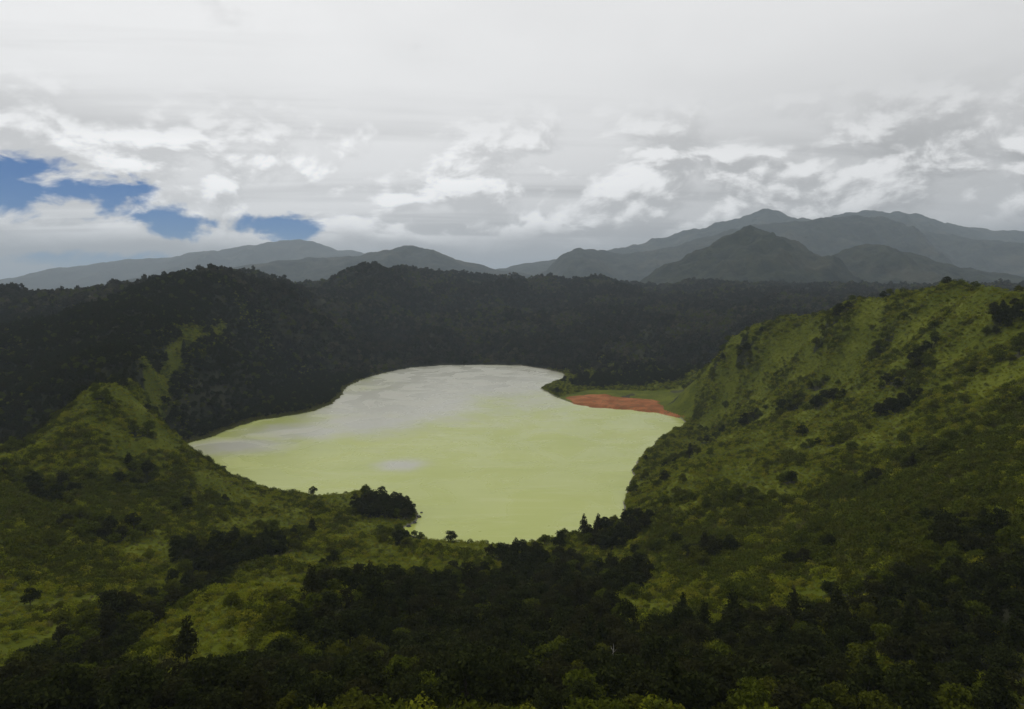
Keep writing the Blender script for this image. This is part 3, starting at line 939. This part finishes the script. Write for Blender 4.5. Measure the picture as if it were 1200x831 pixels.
scatter('shrubbery', SHR, np.stack([x4[s4], y4[s4], z4[s4] - .1], 1), rots(n, .1), scales(n, .5, 1.25) * (.7 + .8 * grow), ix,
        'olive-green scrub and grass covering the open hillsides', 'scrub')

x5, y5, z5, sd5, fo5 = sample(120000, 640, 980)
s5 = np.nonzero((sd5 > .8) & off_mud(x5, y5) & (fo5 < .9))[0]
s5 = s5[thin(x5[s5], y5[s5], 1.7)]
n = len(s5)
scatter('shrubbery', SHR[:5], np.stack([x5[s5], y5[s5], z5[s5] - .1], 1), rots(n, .1), scales(n, .8, 1.7), rng.choice(5, n, p=[.2, .2, .2, .2, .2]),
        'far scrub on the low ground behind the mud flat and on the bare spur', 'scrub')

# ------------------------------------------------------------------ named trees and small things
def ground_z(px, py_):
    zz, _ = height(np.array([px]), np.array([py_])); return float(zz[0])


def tree_at_px(ki, px, yy, s, label, group=None):
    xx = at_y(px, 500, yy)[0]
    return place_tree(ki, (xx, yy, ground_z(xx, yy) - .1), (s, s, s), rng.uniform(0, 6.28), label, group)


# little wooded point on the near bank
for px, yy, s in [(436, 361, .95), (448, 356, 1.1), (460, 352, 1.0), (470, 349, 1.05), (452, 348, .8), (478, 346, .8), (440, 350, .9), (463, 345, .75), (430, 355, .8)]:
    tree_at_px(int(rng.integers(0, 3)), px, yy, s, 'dark tree on the small wooded point jutting into the lake', 'trees on the small wooded point')
# clump behind the mud flat
for i in range(44):
    tree_at_px(int(rng.integers(0, 3)), rng.uniform(672, 802), rng.uniform(796, 900), rng.uniform(.9, 1.5), 'dark tree in the clump behind the rust-orange mud flat', 'trees behind the mud flat')


def bare_tree(px, yy, s):
    xx = at_y(px, 500, yy)[0]; zz = ground_z(xx, yy)
    e = bpy.data.objects.new('dead_tree', None); COL.objects.link(e); e.location = (xx, yy, zz); e.scale = (s, s, s)
    tag(e, 'bleached bare dead tree standing in the dark wood below the viewpoint', 'tree')
    V, F = tube([(0, 0, -.5), (.1, 0, 2.2), (.05, .1, 4.4), (.3, .1, 7.0), (.25, .1, 8.6)], [.26, .22, .18, .11, .03], 8)
    me = bpy.data.meshes.new('trunk'); me.from_pydata(V, [], F); me.update(); me.materials.append(M_BLEACH); link('trunk', me, e)
    for (z0, dx, dy, dz) in [(4.2, 1.3, .2, 1.4), (5.0, -1.2, -.3, 1.5), (6.0, .9, -.5, 1.2), (6.4, -.7, .5, 1.3)]:
        V, F = tube([(.15, .1, z0), (.15 + dx * .6, .1 + dy * .6, z0 + dz * .45), (.15 + dx, .1 + dy, z0 + dz)], [.085, .055, .02], 6)
        me = bpy.data.meshes.new('branch'); me.from_pydata(V, [], F); me.update(); me.materials.append(M_BLEACH); link('branch', me, e)


bare_tree(722, 118, 0.62)


def boulder(px, py, s, seed, label, group):
    import bmesh
    xx, yy = on_lake(px, py)
    bm = bmesh.new(); bmesh.ops.create_icosphere(bm, subdivisions=3, radius=1)
    g = np.random.default_rng(seed); o = g.uniform(0, 50, 2)
    for v in bm.verts:
        a = float(fbm(np.array([v.co.x * 1.3 + o[0] + v.co.z]), np.array([v.co.y * 1.3 + o[1] - v.co.z]), 3, .5, 7)[0])
        v.co *= 1 + .28 * a
        v.co.z *= .7
    me = bpy.data.meshes.new('boulder'); bm.to_mesh(me); bm.free(); me.materials.append(M_ROCK)
    ob = link('boulder', me); ob.location = (xx, yy, max(0, ground_z(xx, yy)) + .1 * s); ob.scale = (s, s * g.uniform(.7, 1.1), s)
    ob.rotation_euler = (0, 0, g.uniform(0, 6))
    tag(ob, label, 'rock', group)


for i, (px, py, s) in enumerate([(491, 606, 1.3), (486, 613, 1.0), (479, 617, 1.2), (473, 622, .8), (494, 601, .7)]):
    boulder(px, py, s, 500 + i, 'dark boulder at the tip of the small wooded point', 'boulders at the wooded point')

# reeds along the shallow western bank
q = rng.integers(0, len(LAKE), 26000)
j = rng.normal(0, 3.2, (26000, 2))
rx, ry = LAKE[q, 0] + j[:, 0], LAKE[q, 1] + j[:, 1]
wx, wy = on_lake(310, 492)
wgt = np.exp(-(((rx - wx) / 110) ** 2 + ((ry - wy) / 170) ** 2)) * (ry > 470)
zz, sdd = height(rx, ry)
kk = np.nonzero((rng.random(len(rx)) < wgt) & (sdd > -3.0) & (sdd < 6))[0]
n = len(kk)
scatter('reeds', [make_tuft(450, 40, 1.3, .6, M_REED, .05), make_tuft(451, 40, 1.0, .6, M_LEAF_LIGHT, .05)],
        np.stack([rx[kk], ry[kk], np.maximum(zz[kk], -.1)], 1), rots(n, .05), scales(n, .7, 1.3), rng.integers(0, 2, n),
        'pale green reeds fringing the shallow western arm of the lake', 'reeds')

# ------------------------------------------------------------------ haze: one closed box of thin air round everything
def build_haze():
    top = max(v.co.z for o in COL.objects if o.name.startswith('mountain') for v in o.data.vertices)
    x, y0, y1, z0, z1 = 75000, -75000, 75000, -420, top + 25
    V = [(a, b, c) for c in (z0, z1) for a, b in ((-x, y0), (x, y0), (x, y1), (-x, y1))]
    F = [(3, 2, 1, 0), (4, 5, 6, 7), (0, 1, 5, 4), (1, 2, 6, 5), (2, 3, 7, 6), (3, 0, 4, 7)]
    me = bpy.data.meshes.new('haze'); me.from_pydata(V, [], F); me.update()
    m = bpy.data.materials.new('thin_haze'); m.use_nodes = True; m.node_tree.nodes.clear()
    out = m.node_tree.nodes.new('ShaderNodeOutputMaterial'); v = m.node_tree.nodes.new('ShaderNodeVolumePrincipled')
    v.inputs['Color'].default_value = (0.74, 0.87, 1.0, 1); v.inputs['Density'].default_value = 8.0e-5
    m.node_tree.links.new(v.outputs[0], out.inputs['Volume'])
    me.materials.append(m)
    tag(link('haze', me), 'thin pale blue haze filling the air over the valley', 'haze', kind='stuff')


build_haze()
import sys
print('scatter', len(P), len(s3), len(s4), len(kk))
